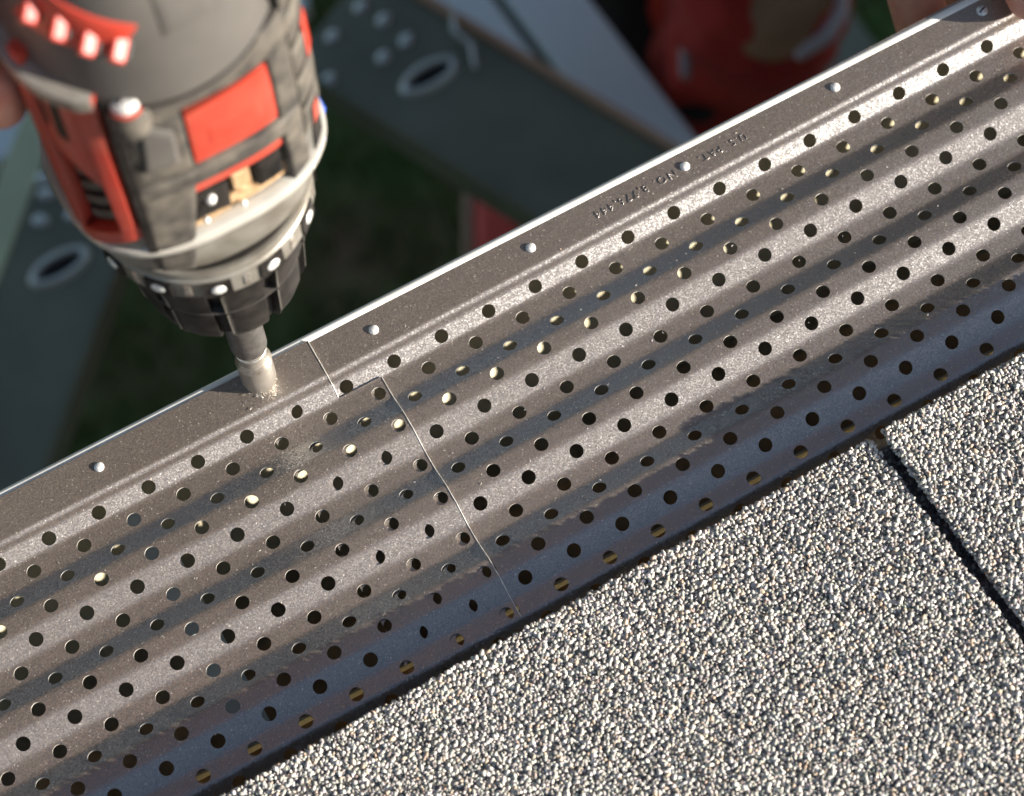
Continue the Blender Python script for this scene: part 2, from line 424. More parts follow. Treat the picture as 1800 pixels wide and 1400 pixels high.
# ------------------------------------------------------------------ house with shingles
house = empty('house', (0, -120, -2800)); tag(house, 'house whose granule covered roof edge overhangs the gutter guard at lower right', 'house')
def hz(vs, o=(0, -120, -2800)): return [(a - o[0], b - o[1], c - o[2]) for a, b, c in vs]
TAN = math.tan(math.radians(9))
def roofz(yv, base=14.0): return base + (-112 - yv) * TAN
box('wall', -6000, 14000, -9000, -60, 0, 2690, MT['wall'], house)
box('fascia_board', -6000, 14000, -25, -3, 2640, 2800 - 13, MT['wood'], house)
# board behind the gutter that shows through the last rows of holes
box('roof_board', -900, 1500, -3, 55, 2800 - 20, 2800 - 13.5, MT['wood'], house)
def slab(name, x0, x1, y0, y1, base, th, m, par, nx=1, ny=1, wob=0):
    vs, fs = [], []
    for j in range(ny + 1):
        for i in range(nx + 1):
            x = x0 + (x1 - x0) * i / nx; yy = y0 + (y1 - y0) * j / ny
            vs.append((x, yy, roofz(yy, base) + (wob * noise.noise(Vector((x * .02, yy * .02, base))) if wob else 0)))
    n = len(vs)
    vs += [(a, b, c - th) for a, b, c in vs]
    W = nx + 1
    for j in range(ny):
        for i in range(nx):
            a = j * W + i; fs.append((a, a + W, a + W + 1, a + 1)); fs.append((n + a, n + a + 1, n + a + W + 1, n + a + W))
    ring = [i for i in range(W)] + [j * W + nx for j in range(1, ny + 1)] + [ny * W + i for i in range(nx - 1, -1, -1)] + [j * W for j in range(ny - 1, 0, -1)]
    for k in range(len(ring)):
        a, b = ring[k], ring[(k + 1) % len(ring)]; fs.append((a, b, b + n, a + n))
    return mesh(name, hz(vs), fs, m, par)
slab('roof_deck', -6000, 14000, -9000, -128, 7.2, 12, MT['wood'], house)
# three shingles: left tab, right tab, and the course below the slot
LZ = [(-260, 17.6), (-100, 18.0), (0, 17.0), (74, 15.4), (126, 15.6)]
RZ = [(126, 18.0), (170, 16.5), (230, 16.0), (400, 16)]
def tabz(x, tab):
    t = LZ if tab == 0 else RZ
    return float(np.interp(x, [q[0] for q in t], [q[1] for q in t]))
def tab_slab(name, x0, x1, y0, y1, zf, th, nx):
    vs, fs = [], []; nyy = 10
    for j in range(nyy + 1):
        for i in range(nx + 1):
            x = x0 + (x1 - x0) * i / nx; yy = y0 + (y1 - y0) * j / nyy
            if j == nyy: yy += .7 * noise.noise(Vector((x * .15, 0, 0))) + .5 * noise.noise(Vector((x * .6, 3, 0)))
            vs.append((x, yy, zf(x, yy) ))
    n = len(vs); vs += [(a, b, c - th) for a, b, c in vs]; W = nx + 1
    for j in range(nyy):
        for i in range(nx):
            a = j * W + i; fs.append((a, a + W, a + W + 1, a + 1)); fs.append((n + a, n + a + 1, n + a + W + 1, n + a + W))
    ring = [i for i in range(W)] + [j * W + nx for j in range(1, nyy + 1)] + [nyy * W + i for i in range(nx - 1, -1, -1)] + [j * W for j in range(nyy - 1, 0, -1)]
    for k in range(len(ring)):
        a, b = ring[k], ring[(k + 1) % len(ring)]; fs.append((a, b, b + n, a + n))
    return mesh(name, hz(vs), fs, MT['asphalt'], house)
def zl(tab, drop=0):
    def f(x, yy):
        e = tabz(x, tab) - 14.4; fade = math.exp(-(-114 - yy) / 45) if yy < -114 else 1
        return 15.0 + (-114 - yy) * TAN + e * fade - drop
    return f
t1 = tab_slab('shingle', -700, 122.4, -600, -115.0, zl(0), 3.2, 120)
t2 = tab_slab('shingle', 127.6, 900, -600, -114.6, zl(1), 3.2, 120)
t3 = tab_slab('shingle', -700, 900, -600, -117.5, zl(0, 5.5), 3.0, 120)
t3['label'] = 'under-layer shingle in the slot between the two tabs, slot shade put into its granule colour'

ico = bmesh.new(); bmesh.ops.create_icosphere(ico, subdivisions=1, radius=1)
IV = np.array([v.co[:] for v in ico.verts]); IF = np.array([[v.index for v in f.verts] for f in ico.faces]); ico.free()
def granules(name, P, size, m, parent, flat=.75):
    n = len(P); k = len(IV)
    sc = size * rng.uniform(.55, 1.35, (n, 1)) * np.stack([rng.uniform(.75, 1.45, n), rng.uniform(.65, 1.0, n), rng.uniform(.34, .60, n) * flat / .75], 1)
    V0 = IV[None] * (1 + rng.uniform(-.24, .24, (n, k, 1)))
    V0 = V0 * sc[:, None, :]
    q = rng.normal(size=(n, 4)); q[:, 1:3] *= .16
    q /= np.linalg.norm(q, axis=1, keepdims=True); a, b, c, d = q.T
    Rm = np.stack([np.stack([1 - 2 * (c * c + d * d), 2 * (b * c - a * d), 2 * (b * d + a * c)], -1),
                   np.stack([2 * (b * c + a * d), 1 - 2 * (b * b + d * d), 2 * (c * d - a * b)], -1),
                   np.stack([2 * (b * d - a * c), 2 * (c * d + a * b), 1 - 2 * (b * b + c * c)], -1)], -2)
    V0 = np.einsum('nij,nkj->nki', Rm, V0) + P[:, None, :]
    V0 = V0.reshape(-1, 3) - np.array([0, -120, -2800])
    FF = (IF[None] + (np.arange(n) * k)[:, None, None]).reshape(-1)
    me = bpy.data.meshes.new(name); me.vertices.add(n * k); me.vertices.foreach_set('co', (V0 * MM).ravel())
    nf = n * len(IF); me.loops.add(nf * 3); me.loops.foreach_set('vertex_index', FF.astype(np.int32))
    me.polygons.add(nf); me.polygons.foreach_set('loop_start', np.arange(0, nf * 3, 3, dtype=np.int32))
    me.update(calc_edges=True)
    o = finish(name, me, m, parent); o['kind'] = 'stuff'
    return o
def scatter(x0, x1, y0, y1, step, zf, dz, keep=None):
    nx, ny = int((x1 - x0) / step), int((y1 - y0) / step)
    X, Y = np.meshgrid(np.arange(nx), np.arange(ny)); X = X.ravel().astype(float); Y = Y.ravel().astype(float)
    X = x0 + (X + .5 + rng.uniform(-.55, .55, len(X))) * step; Y = y0 + (Y + .5 + rng.uniform(-.55, .55, len(Y))) * step
    if keep is not None:
        k = keep(X, Y); X, Y = X[k], Y[k]
    Z = np.array([zf(a, b) for a, b in zip(X, Y)]) + rng.uniform(dz[0], dz[1], len(X))
    return np.stack([X, Y, Z], 1)
# visible wedge of roof
vis = lambda X, Y: (Y < -110) & (Y > -262) & (Y > -112 - (X + 150) * .68 - 8)
P1 = scatter(-150, 122.2, -262, -113.6, 1.08, zl(0), (.0, .30), vis)
P2 = scatter(127.8, 240, -262, -113.2, 1.08, zl(1), (.0, .30), vis)
edge1 = np.array([(x, -114.7 + rng.uniform(-.4, .2), zl(0)(x, -115) + rng.uniform(-2.2, -.1)) for x in np.arange(-260, 122.4, .55)])
edge2 = np.array([(x, -114.3 + rng.uniform(-.4, .2), zl(1)(x, -115) + rng.uniform(-2.2, -.1)) for x in np.arange(127.7, 320, .55)])
slotE = np.array([(122.4 + rng.uniform(-.3, .5), yy, zl(0)(122, yy) + rng.uniform(-2, .4)) for yy in np.arange(-262, -115, .6)])
slotF = np.array([(127.6 + rng.uniform(-.5, .3), yy, zl(1)(128, yy) + rng.uniform(-2, .4)) for yy in np.arange(-262, -115, .6)])
far1 = scatter(-700, 120, -600, -113.8, 3.2, zl(0), (.1, .7), lambda X, Y: ~vis(X, Y) | (X < -150))
far2 = scatter(129, 900, -600, -113.8, 3.2, zl(1), (.1, .7), lambda X, Y: ~(vis(X, Y) & (X < 240)))
granules('granules', np.concatenate([P1, edge1, slotE]), .88, MT['granule'], t1)
granules('granules', np.concatenate([P2, edge2, slotF]), .88, MT['granule'], t2)
granules('granules', far1, 1.55, MT['granule'], t1, .4); granules('granules', far2, 1.55, MT['granule'], t2, .4)
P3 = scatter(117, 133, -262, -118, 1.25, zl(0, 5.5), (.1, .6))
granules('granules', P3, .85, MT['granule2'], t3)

# ------------------------------------------------------------------ power drill (axis upright over the flange)
D = empty('power_drill', (-44.5, 15.7, 3.5))
tag(D, 'dusty grey and red cordless hammer drill standing upright on the guard flange, driving a screw', 'power drill')
rad = math.radians
nd = lathe('nut_driver', [(3.4, .9), (4.7, 1.3), (5.7, 2.8), (6.2, 5), (6.25, 19.2), (5.9, 20.4), (5.1, 22), (4.9, 22.6), (4.9, 26.5), (5.3, 27.2), (5.3, 28.4), (4.6, 29.2), (4.4, 33), (3, 33)], MT['worn'], D, 48)
lathe('collar', [(5.35, 27.4), (5.6, 27.6), (5.6, 28.6), (5.35, 28.9)], MT['steel'], nd, 48)
lathe('bevel_ring', [(6.30, 18.9), (6.42, 19.2), (6.0, 20.6), (5.2, 22.0), (5.0, 22.0)], MT['steel'], nd, 48)
lathe('bit_sleeve', [(5.4, 31.6), (6.3, 32.3), (6.4, 33.2), (6.4, 60), (6.7, 60.3), (6.7, 100)], MT['sleeve'], nd, 48)
def hexrf(t, r, h):
    a = (t % (math.pi / 3)) - math.pi / 6; return r * .87 / math.cos(a)
hs_ = empty('hex_screw', (-44.5, 15.7, 3.5)); tag(hs_, 'small steel hex head screw being driven into the flange under the drill', 'screw')
lathe('washer', [(3.6, 0), (3.7, .3), (3.3, .8), (2, .9)], MT['steel'], hs_, 32)
lathe('head', [(3.0, .8), (3.0, 3.2), (2.2, 3.5)], MT['steel'], hs_, 48, rf=hexrf)
# keyless chuck
NF = 10
def chuckrf(t, r, h):
    if h < 90 or h > 138: return r
    a = (t + .16) % (2 * math.pi / NF); w0 = .13
    d = 2.6 if h > 96 else 1.6
    if a < w0: return r - d
    if a < w0 + .035: return r + .35
    return r - .25 * abs((a - .35) / .3) 
ck = lathe('chuck', [(6, 87), (15, 87), (19.5, 88.2), (23.3, 90.5), (25.2, 93), (26.3, 97), (27.1, 105), (27.6, 114.2), (27.0, 114.5), (27.0, 115.1), (27.9, 115.4), (28.6, 122), (29.5, 128), (29.6, 131), (28.9, 131.3), (28.9, 132), (30, 132.3), (31, 138), (31.4, 140)], MT['black'], D, 320, rf=chuckrf, deg=28)
lathe('seam_ring', [(27.2, 114.45), (27.75, 114.6), (27.8, 115.0), (27.2, 115.15)], MT['sleeve'], ck, 96)
for k in range(NF):                                                 # thin paler rib edges beside the flutes
    t = -.16 + 2 * math.pi * k / NF + .148
    bm = bmesh.new()
    for h0, h1, ra, rb in ((98, 114, 26.6, 27.8), (116.5, 130, 28.2, 29.7)):
        for (ha, hb_) in ((h0, h1),):
            v = []
            for hh, rr in ((ha, ra), (hb_, rb)):
                for dr, dt in ((-.4, -.008), (.5, -.005), (.5, .005), (-.4, .008)):
                    v.append(bm.verts.new(((rr + dr) * math.cos(t + dt), (rr + dr) * math.sin(t + dt), hh)))
            for a in range(4): bm.faces.new((v[a], v[(a + 1) % 4], v[4 + (a + 1) % 4], v[4 + a]))
            bm.faces.new(v[:4][::-1]); bm.faces.new(v[4:])
    frombm('rib', bm, MT['gear'], ck)
# torque collar
tcl = lathe('torque_collar', [(30, 139), (33.2, 139.6), (34.0, 140.6), (34.3, 150.8), (33.4, 151.6), (33.0, 153), (34.6, 153.4), (35.2, 156), (34.8, 157.4)], MT['gear'], D, 128)
for deg_, big in ((-137.6, 1), (-107.5, 1), (-77.9, 1), (-47, 1), (-16, 1), (14, 1), (45, 1), (75, 1), (105, 1), (135, 1), (165, 1), (195, 1)):
    t = rad(deg_); mt = Matrix.Rotation(t, 4, 'Z')
    r0 = 33.6
    o = box('recess', r0, 34.75, -4.2, 4.2, 141.2, 149.8, MT['black'], tcl, mtx=mt)
    bm = bmesh.new(); bmesh.ops.create_uvsphere(bm, u_segments=20, v_segments=10, radius=2.3)
    bmesh.ops.scale(bm, vec=(.28, 1, 1), verts=bm.verts); bmesh.ops.translate(bm, vec=(34.9, 0, 145.6), verts=bm.verts); bmesh.ops.transform(bm, matrix=mt, verts=bm.verts)
    so_ = frombm('screw_head', bm, MT['rivet'], tcl, True)
    t2_ = rad(deg_ + 15); mt2 = Matrix.Rotation(t2_, 4, 'Z')
    box('notch', 34.0, 34.55, -1.0, 1.0, 142.5, 148.6, MT['steel'], tcl, mtx=mt2, bev=.2)

SECT = [(150, 34, 33, 2), (158, 34.5, 31, 2.2), (164, 35.5, 31, 2.4), (172, 36.8, 31, 2.6), (180, 38, 31, 3), (215, 38.5, 31.5, 3), (240, 38.5, 33, 2.8), (256, 38.5, 34, 2.6), (275, 38, 34, 2.5), (300, 34, 31, 2.2), (312, 26, 24, 2)]
_h = [s[0] for s in SECT]
def RB(t, h):
    a = np.interp(h, _h, [s[1] for s in SECT]); b = np.interp(h, _h, [s[2] for s in SECT]); n = np.interp(h, _h, [s[3] for s in SECT])
    return float((abs(math.cos(t) / a) ** n + abs(math.sin(t) / b) ** n) ** (-1 / n))
def shell(name, h0, h1, off, m, parent, seg=120, nh=10, prof=None):
    vs, fs = [], []
    pr = prof or [(h0 + (h1 - h0) * k / nh, off) for k in range(nh + 1)]
    for h, o_ in pr:
        for k in range(seg):
            t = 2 * math.pi * k / seg; r = RB(t, h) + o_; vs.append((r * math.cos(t), r * math.sin(t), h))
    for i in range(len(pr) - 1):
        for k in range(seg):
            a, b = i * seg + k, i * seg + (k + 1) % seg; fs.append((a, b, b + seg, a + seg))
    fs.append(tuple(range(seg))[::-1]); fs.append(tuple((len(pr) - 1) * seg + k for k in range(seg)))
    return sharpen(mesh(name, vs, fs, m, parent), 40)
def patch(name, outline, o0, o1, m, parent, bev=.4, res=2.0):
    """panel lying on the housing; outline = 4 corners (theta_deg, h) counter-clockwise, o0..o1 offsets from the housing surface"""
    nu = nv = 12
    A, B, C_, E = [Vector(q) for q in outline]
    vs, fs = [], []
    for o_ in (o1, o0):
        for j in range(nv + 1):
            for i in range(nu + 1):
                u, v = i / nu, j / nv
                q = A * (1 - u) * (1 - v) + B * u * (1 - v) + C_ * u * v + E * (1 - u) * v
                t = rad(q[0]); e = 0
                if o_ == o1 and bev:
                    du = min(u, 1 - u, v, 1 - v); e = -bev if du < 1e-6 else 0
                r = RB(t, q[1]) + o_ + e; vs.append((r * math.cos(t), r * math.sin(t), q[1]))
    n = (nu + 1) * (nv + 1); W = nu + 1
    for j in range(nv):
        for i in range(nu):
            a = j * W + i; fs.append((a, a + 1, a + W + 1, a + W)); fs.append((n + a, n + a + W, n + a + W + 1, n + a + 1))
    ring = [i for i in range(W)] + [j * W + nu for j in range(1, nv + 1)] + [nv * W + i for i in range(nu - 1, -1, -1)] + [j * W for j in range(nv - 1, 0, -1)]
    for k in range(len(ring)):
        a, b = ring[k], ring[(k + 1) % len(ring)]; fs.append((a, a + n, b + n, b))
    o = mesh(name, vs, fs, m, parent, True)
    bm = bmesh.new(); bm.from_mesh(o.data); bmesh.ops.recalc_face_normals(bm, faces=bm.faces); bm.to_mesh(o.data); bm.free()
    return sharpen(o, 50)
rim_ = shell('rim', 0, 0, 0, MT['rim'], D, prof=[(173.6, .6), (174.2, 1.6), (175.6, 2.4), (178.0, 2.5), (179.6, 1.8), (180.2, .4), (180.3, -1.5)])
gh = shell('gear_housing', 0, 0, 0, MT['gear'], D, prof=[(157.5, -2), (157.8, .2), (159, .9), (165, .9), (172, 1.0), (176.2, 1.2), (177.5, 1.6), (178.6, 1.4), (179.4, .2), (179.5, -3.5)])
lathe('seam_gap', [(30, 156.8), (33.4, 156.9), (33.4, 158.4), (30, 158.6)], MT['black'], gh, 96)  # black ring for the dark seam below the gear housing
bd = shell('body', 178, 312, -3.2, MT['black'], D, nh=30)
# sawdust ledge and black blocks in the recess above the rim
patch('dust', [(-112, 180), (-40, 183), (-40, 190), (-112, 187)], -4, -1.2, MT['dust'], bd)
patch('dust', [(-84, 187), (-72, 187), (-72, 203), (-84, 203)], -4, -1.6, MT['dust'], bd)
patch('dust', [(-55, 186), (-46, 188), (-46, 206), (-55, 206)], -4, -.9, MT['dust'], bd)
patch('block', [(-111, 186), (-88, 185), (-87, 199), (-110, 201)], -3.4, .2, MT['black'], bd)
patch('block', [(-71, 187), (-58, 187), (-58, 202), (-71, 202)], -3.4, .4, MT['black'], bd)
for t_, h_ in ((-98, 195), (-82, 183.5), (-103, 184.5)):
    bm = bmesh.new(); bmesh.ops.create_uvsphere(bm, u_segments=16, v_segments=8, radius=1.7 if t_ == -98 else 1.0)
    r = RB(rad(t_), h_) + .4; bmesh.ops.translate(bm, vec=(r * math.cos(rad(t_)), r * math.sin(rad(t_)), h_), verts=bm.verts)
    frombm('bead', bm, MT['rivet'], bd, True)
# front face panels
patch('red_stripe', [(-114, 201.5), (-54, 201), (-54, 208.5), (-114, 208.5)], -3, .3, MT['red'], bd)
patch('bumper_band', [(-128, 209.5), (-48, 209.0), (-48, 216.5), (-128, 217)], -3, 2.6, MT['dplastic'], bd, .8)
lb = patch('red_panel', [(-99.5, 217.5), (-55, 217.5), (-58, 248.5), (-98.5, 246)], -3, 1.0, MT['red'], bd)
patch('raised_badge', [(-92, 224), (-62, 224), (-64, 236), (-91, 235)], 1.0, 1.35, MT['red'], lb)
patch('side_strut', [(-55, 180), (-45, 182), (-45, 250), (-57, 250)], -3, 1.6, MT['dplastic'], bd, .5)
patch('corner_post', [(-131, 160), (-115, 160), (-100.5, 217), (-127, 217)], -3, 2.0, MT['dplastic'], bd, .5)
patch('grip_pad', [(-126.5, 217), (-101, 217), (-100, 249), (-121, 262)], -3, 1.5, MT['dplastic'], bd, .6)
patch('grip_pad', [(-121, 226), (-106, 225), (-105, 243), (-117, 252)], 1.5, 2.6, MT['dcap'], bd, .6)
patch('upper_band', [(-126, 251), (-40, 249.5), (-40, 262), (-126, 264)], -3, 1.2, MT['dplastic'], bd, .5)
patch('rib_rail', [(-131.5, 162), (-127.5, 162), (-123, 266), (-128, 266)], -3, 2.2, MT['black'], bd, .5)
# right hand side ribs
for k in range(6):
    patch('rib_block', [(-44, 196 + k * 16), (-20, 196 + k * 16), (-20, 208 + k * 16), (-44, 208 + k * 16)], -3, 1.6, MT['dplastic'], bd, .6)
patch('side_panel', [(-20, 180), (40, 180), (40, 275), (-20, 275)], -3, 1.2, MT['dplastic'], bd, .6)
patch('red_tab', [(-34, 226), (-27, 226), (-27, 244), (-34, 244)], 1.5, 2.2, MT['red'], bd, .3)
patch('vent_slot', [(-42, 184), (-33, 186), (-33, 206), (-40, 204)], 1.3, 1.9, MT['black'], bd, .1)
patch('red_tab', [(-40, 197), (-35, 198), (-35, 206), (-39, 205)], 1.9, 2.3, MT['red'], bd, .1)
sw = patch('blue_clamp', [(-10, 145), (16, 145), (16, 166), (-10, 166)], -1.0, 7.0, MT['blue'], gh, 2.2)  # blue side handle clamp on the gear housing
# left face: red frame with dark vents
patch('red_frame', [(-163, 176), (-157, 182), (-159, 276), (-166, 276)], -3, 1.6, MT['red'], bd)
patch('red_frame', [(-139, 186), (-132.5, 190), (-130.5, 268), (-138, 268)], -3, 1.8, MT['red'], bd)
patch('red_frame', [(-163, 176), (-131, 188), (-131, 195), (-160, 184)], -3, 1.7, MT['red'], bd)
patch('red_frame', [(-158, 236), (-138, 216), (-137, 268), (-158, 268)], -3, .9, MT['red'], bd)
for k in range(5):
    patch('vent_slot', [(-156 + k * .6, 188 + k * 9), (-140, 194 + k * 9), (-140, 198.5 + k * 9), (-156 + k * .6, 192.5 + k * 9)], -3, -1.9, MT['dplastic'], bd, .2)
patch('vent_slot', [(-150, 244), (-146, 242), (-146, 262), (-150, 262)], .9, 1.3, MT['black'], bd, .1)
patch('vent_slot', [(-155, 248), (-153, 247), (-153, 262), (-155, 262)], .9, 1.3, MT['black'], bd, .1)
patch('lower_trim', [(-172, 170), (-131, 180), (-131, 187), (-168, 177)], -3, .9, MT['gear'], bd)
# motor cap: big rounded cone with a vented red insert
capc = (-1.0, -1.0)
cp = lathe('motor_cap', [(30, 255), (35.5, 256.5), (37.0, 260), (37.2, 264), (36.4, 270), (35.2, 276), (33.6, 284), (32, 292), (29.5, 300), (25, 308), (17, 315), (6, 318)], MT['dcap'], D, 96, c=capc)
lathe('cap_seam', [(37.0, 261.4), (37.55, 261.8), (37.55, 262.8), (37.0, 263.2)], MT['black'], cp, 96, c=capc)
def cap_r(h): return float(np.interp(h, [256.5, 260, 264, 270, 276, 284, 292, 300, 308], [35.5, 37, 37.2, 36.4, 35.2, 33.6, 32, 29.5, 25]))
def cap_patch(name, t0, t1, h0, h1, off, m, parent, nu=10, nv=6):
    vs, fs = [], []
    for o_ in (off, -1.5):
        for j in range(nv + 1):
            for i in range(nu + 1):
                t = rad(t0 + (t1 - t0) * i / nu); h = h0 + (h1 - h0) * j / nv
                e = -.5 if (o_ == off and (i in (0, nu) or j in (0, nv))) else 0
                r = cap_r(h) + o_ + e; vs.append((capc[0] + r * math.cos(t), capc[1] + r * math.sin(t), h))
    n = (nu + 1) * (nv + 1); W = nu + 1
    for j in range(nv):
        for i in range(nu):
            a = j * W + i; fs.append((a, a + 1, a + W + 1, a + W)); fs.append((n + a, n + a + W, n + a + W + 1, n + a + 1))
    ring = [i for i in range(W)] + [j * W + nu for j in range(1, nv + 1)] + [nv * W + i for i in range(nu - 1, -1, -1)] + [j * W for j in range(nv - 1, 0, -1)]
    for k in range(len(ring)):
        a, b = ring[k], ring[(k + 1) % len(ring)]; fs.append((a, a + n, b + n, b))
    return sharpen(mesh(name, vs, fs, m, parent), 50)
def cap_quad(name, q, off, m, parent, n=10):
    vs, fs = [], []
    A, B, C_, E = [Vector(p) for p in q]
    for o_ in (off, -1.5):
        for j in range(n + 1):
            for i in range(n + 1):
                u, v = i / n, j / n
                p = A * (1 - u) * (1 - v) + B * u * (1 - v) + C_ * u * v + E * (1 - u) * v
                e = -.6 if (o_ == off and (i in (0, n) or j in (0, n))) else 0
                rr = cap_r(p[1]) + o_ + e; t = rad(p[0]); vs.append((capc[0] + rr * math.cos(t), capc[1] + rr * math.sin(t), p[1]))
    N = (n + 1) ** 2; W = n + 1
    for j in range(n):
        for i in range(n):
            a = j * W + i; fs.append((a, a + 1, a + W + 1, a + W)); fs.append((N + a, N + a + W, N + a + W + 1, N + a + 1))
    ring = [i for i in range(W)] + [j * W + n for j in range(1, n + 1)] + [n * W + i for i in range(n - 1, -1, -1)] + [j * W for j in range(n - 1, 0, -1)]
    for k in range(len(ring)):
        a, b = ring[k], ring[(k + 1) % len(ring)]; fs.append((a, a + N, b + N, b))
    return sharpen(mesh(name, vs, fs, m, parent), 50)
ins = cap_quad('red_insert', [(-166, 287.5), (-117, 284.2), (-105, 292.5), (-150, 302)], 1.2, MT['red'], cp)
Hn = Vector((.35, -.578, .736)).normalized()  # sun and camera half vector; louvre tops are turned to it to glint white
for t_, h_ in ((-113.5, 288.6), (-125.5, 291.2), (-138, 294.5), (-152, 296.5)):
    t = rad(t_); rr = cap_r(h_) + 1.6; base = Vector((capc[0] + rr * math.cos(t), capc[1] + rr * math.sin(t), h_))
    xa = (Vector((0.70, .28, .62)) - Hn * Hn.dot(Vector((0.70, .28, .62)))).normalized(); ya = Hn.cross(xa)
    mx_ = Matrix((xa, ya, Hn)).transposed().to_4x4(); mx_.translation = base
    o = box('louvre', -4.6, 4.6, -2.0, 2.0, -2.4, .6, MT['redgloss'], ins, .7, mtx=mx_)
    mx2 = mx_.copy(); mx2.translation = base - ya * 2.7
    box('louvre_slot', -3.0, 3.0, -.5, .5, -2.4, -.2, MT['black'], ins, 0, mtx=mx2)
for a0, a1 in ((-95, -70),):
    cap_patch('cap_step', a0, a1, 286, 300, .8, MT['dcap'], cp)
# raised bead along the left of the cap and the case screw
patch('bead_rail', [(-178, 269), (-131, 263), (-131, 268), (-178, 274.5)], -3, 3.2, MT['gear'], bd, 1.0)
t = rad(-119.8); r = RB(t, 262) + .5
lathe('screw_boss', [(5.2, 252), (5.6, 254), (5.6, 260.5), (4.9, 262)], MT['dplastic'], bd, 32, c=(r * math.cos(t), r * math.sin(t)))
lathe('seal_ring', [(4.6, 261), (4.6, 262.8), (3.2, 263.2)], MT['red'], bd, 32, c=(r * math.cos(t), r * math.sin(t)))
scb = lathe('case_screw', [(3.7, 262), (3.9, 264.5), (3.2, 265.8), (1.0, 266.2)], MT['rivet'], bd, 32, c=(r * math.cos(t), r * math.sin(t)))
mt = Matrix.Translation((r * math.cos(t), r * math.sin(t), 0)) @ Matrix.Rotation(.6, 4, 'Z')
box('slot', -2.4, 2.4, -.5, .5, 264.8, 266.4, MT['black'], scb, mtx=mt)
# pistol grip and battery, off to the left
bm = bmesh.new(); box_bm(bm, -135, -30, 6, 42, 238, 272)
hd = frombm('handle', bm, MT['dplastic'], D); bevel(hd, 8, 4)
box('battery', -175, -133, -38, 38, 200, 300, MT['black'], D, 4)
box('trigger', -56, -44, 20, 36, 228, 240, MT['red'], D, 2)

# swarf round the screw and small chips scattered over the panels
def chips(name, P, size, m):
    vs, fs = [], []
    for (x, yv, z) in P:
        a = random.uniform(0, 6.28); l = size * random.uniform(.5, 1.6); w_ = size * random.uniform(.12, .3); n0 = len(vs)
        for k in range(4):
            b = a + k * .35; px, py = x + l * k / 3 * math.cos(b), yv + l * k / 3 * math.sin(b); zz = z + .12 + random.uniform(0, size * .35)
            vs += [(px - w_ * math.sin(b), py + w_ * math.cos(b), zz), (px + w_ * math.sin(b), py - w_ * math.cos(b), zz + .05)]
        for k in range(3): fs.append((n0 + 2 * k, n0 + 2 * k + 1, n0 + 2 * k + 3, n0 + 2 * k + 2))
    return mesh(name, vs, fs, m)
P = [(-44.5 + random.gauss(0, 4.2), 11.5 + random.gauss(0, 2.2), 4.55) for _ in range(26)]
tag(chips('metal_swarf', P, .9, MT['bare']), 'fine bright metal swarf on the flange round the screw', 'swarf', kind='stuff')
P = []
for _ in range(150):
    x, yv = random.uniform(-150, 230), random.uniform(-96, 18); P.append((x, yv, zof(yv) + (1.0 if x < -6 else 0)))
tag(chips('grit', P, .55, MT['granule']), 'pale grit and chips lying on the brown panels', 'grit', kind='stuff')

# ------------------------------------------------------------------ people
def blob(bm, chain, seg=14):
    """tapered tube through (x, y, z, r) points with rounded ends"""
    P = [Vector(c[:3]) for c in chain]; Rr_ = [c[3] for c in chain]
    for p, r in zip(P, Rr_):
        b = bmesh.ops.create_icosphere(bm, subdivisions=2, radius=r); bmesh.ops.translate(bm, vec=p, verts=b['verts'])
    for i in range(len(P) - 1):
        d = P[i + 1] - P[i]; L = d.length
        if L < 1e-3: continue
        q = d.to_track_quat('Z', 'Y').to_matrix().to_4x4()
        b = bmesh.ops.create_cone(bm, cap_ends=True, segments=seg, radius1=Rr_[i], radius2=Rr_[i + 1], depth=L)
        bmesh.ops.transform(bm, matrix=Matrix.Translation((P[i] + P[i + 1]) / 2) @ q, verts=b['verts'])
def fuse(name, chains, vox, m, parent, sm=4):
    bm = bmesh.new()
    for c in chains: blob(bm, c)
    o = frombm(name, bm, m, parent)
    r = o.modifiers.new('remesh', 'REMESH'); r.mode = 'VOXEL'; r.voxel_size = vox * MM; r.use_smooth_shade = True
    s = o.modifiers.new('smooth', 'SMOOTH'); s.iterations = sm; s.factor = .6
    return o
# helper standing beyond the gutter, right hand steadies the panel
pr = empty('person', (560, 560, -1330))
tag(pr, 'person in dark red trousers beyond the gutter, thumb pressing on the right panel', 'person')
def rel(ch, o=(560, 560, -1330)): return [(a - o[0], b - o[1], c - o[2], r) for a, b, c, r in ch]
hand = [
    [(266.5, 3.5, 12.4, 8.4), (268.5, 10, 13.6, 9.3), (274, 22, 14.5, 9.8), (290, 42, 10, 11), (308, 60, 0, 14)],                       # thumb
    [(318, 62, -8, 17), (300, 64, -20, 19), (270, 60, -30, 18), (255, 58, -14, 15)], [(318, 62, -8, 17), (330, 84, -20, 22), (350, 110, -22, 24), (372, 150, -20, 26), (400, 200, -8, 27)],
    [(256, 58, -12, 14), (247, 45, -18, 11.5), (245, 34, -30, 10.5), (247, 29, -48, 9)], [(276, 64, -22, 13), (274, 50, -36, 10.5), (274, 36, -52, 9.8), (276, 18, -62, 8.8)],
    [(292, 66, -28, 13), (294, 52, -44, 10.2), (296, 38, -60, 9.2), (298, 20, -70, 8.2)], [(310, 68, -30, 13), (314, 56, -50, 9), (316, 42, -64, 8), (318, 30, -74, 7)],
    [(400, 200, -8, 27), (415, 252, 90, 34), (430, 330, 300, 40), (300, 270, 600, 48), (300, 210, 680, 50)]]
body = fuse('body', [rel(c) for c in hand] + [rel([(300, 210, 680, 60), (282, 170, 745, 54), (270, 130, 770, 66), (258, 105, 820, 88), (254, 118, 850, 84)])], 2.2, MT['skin'], pr, 6)
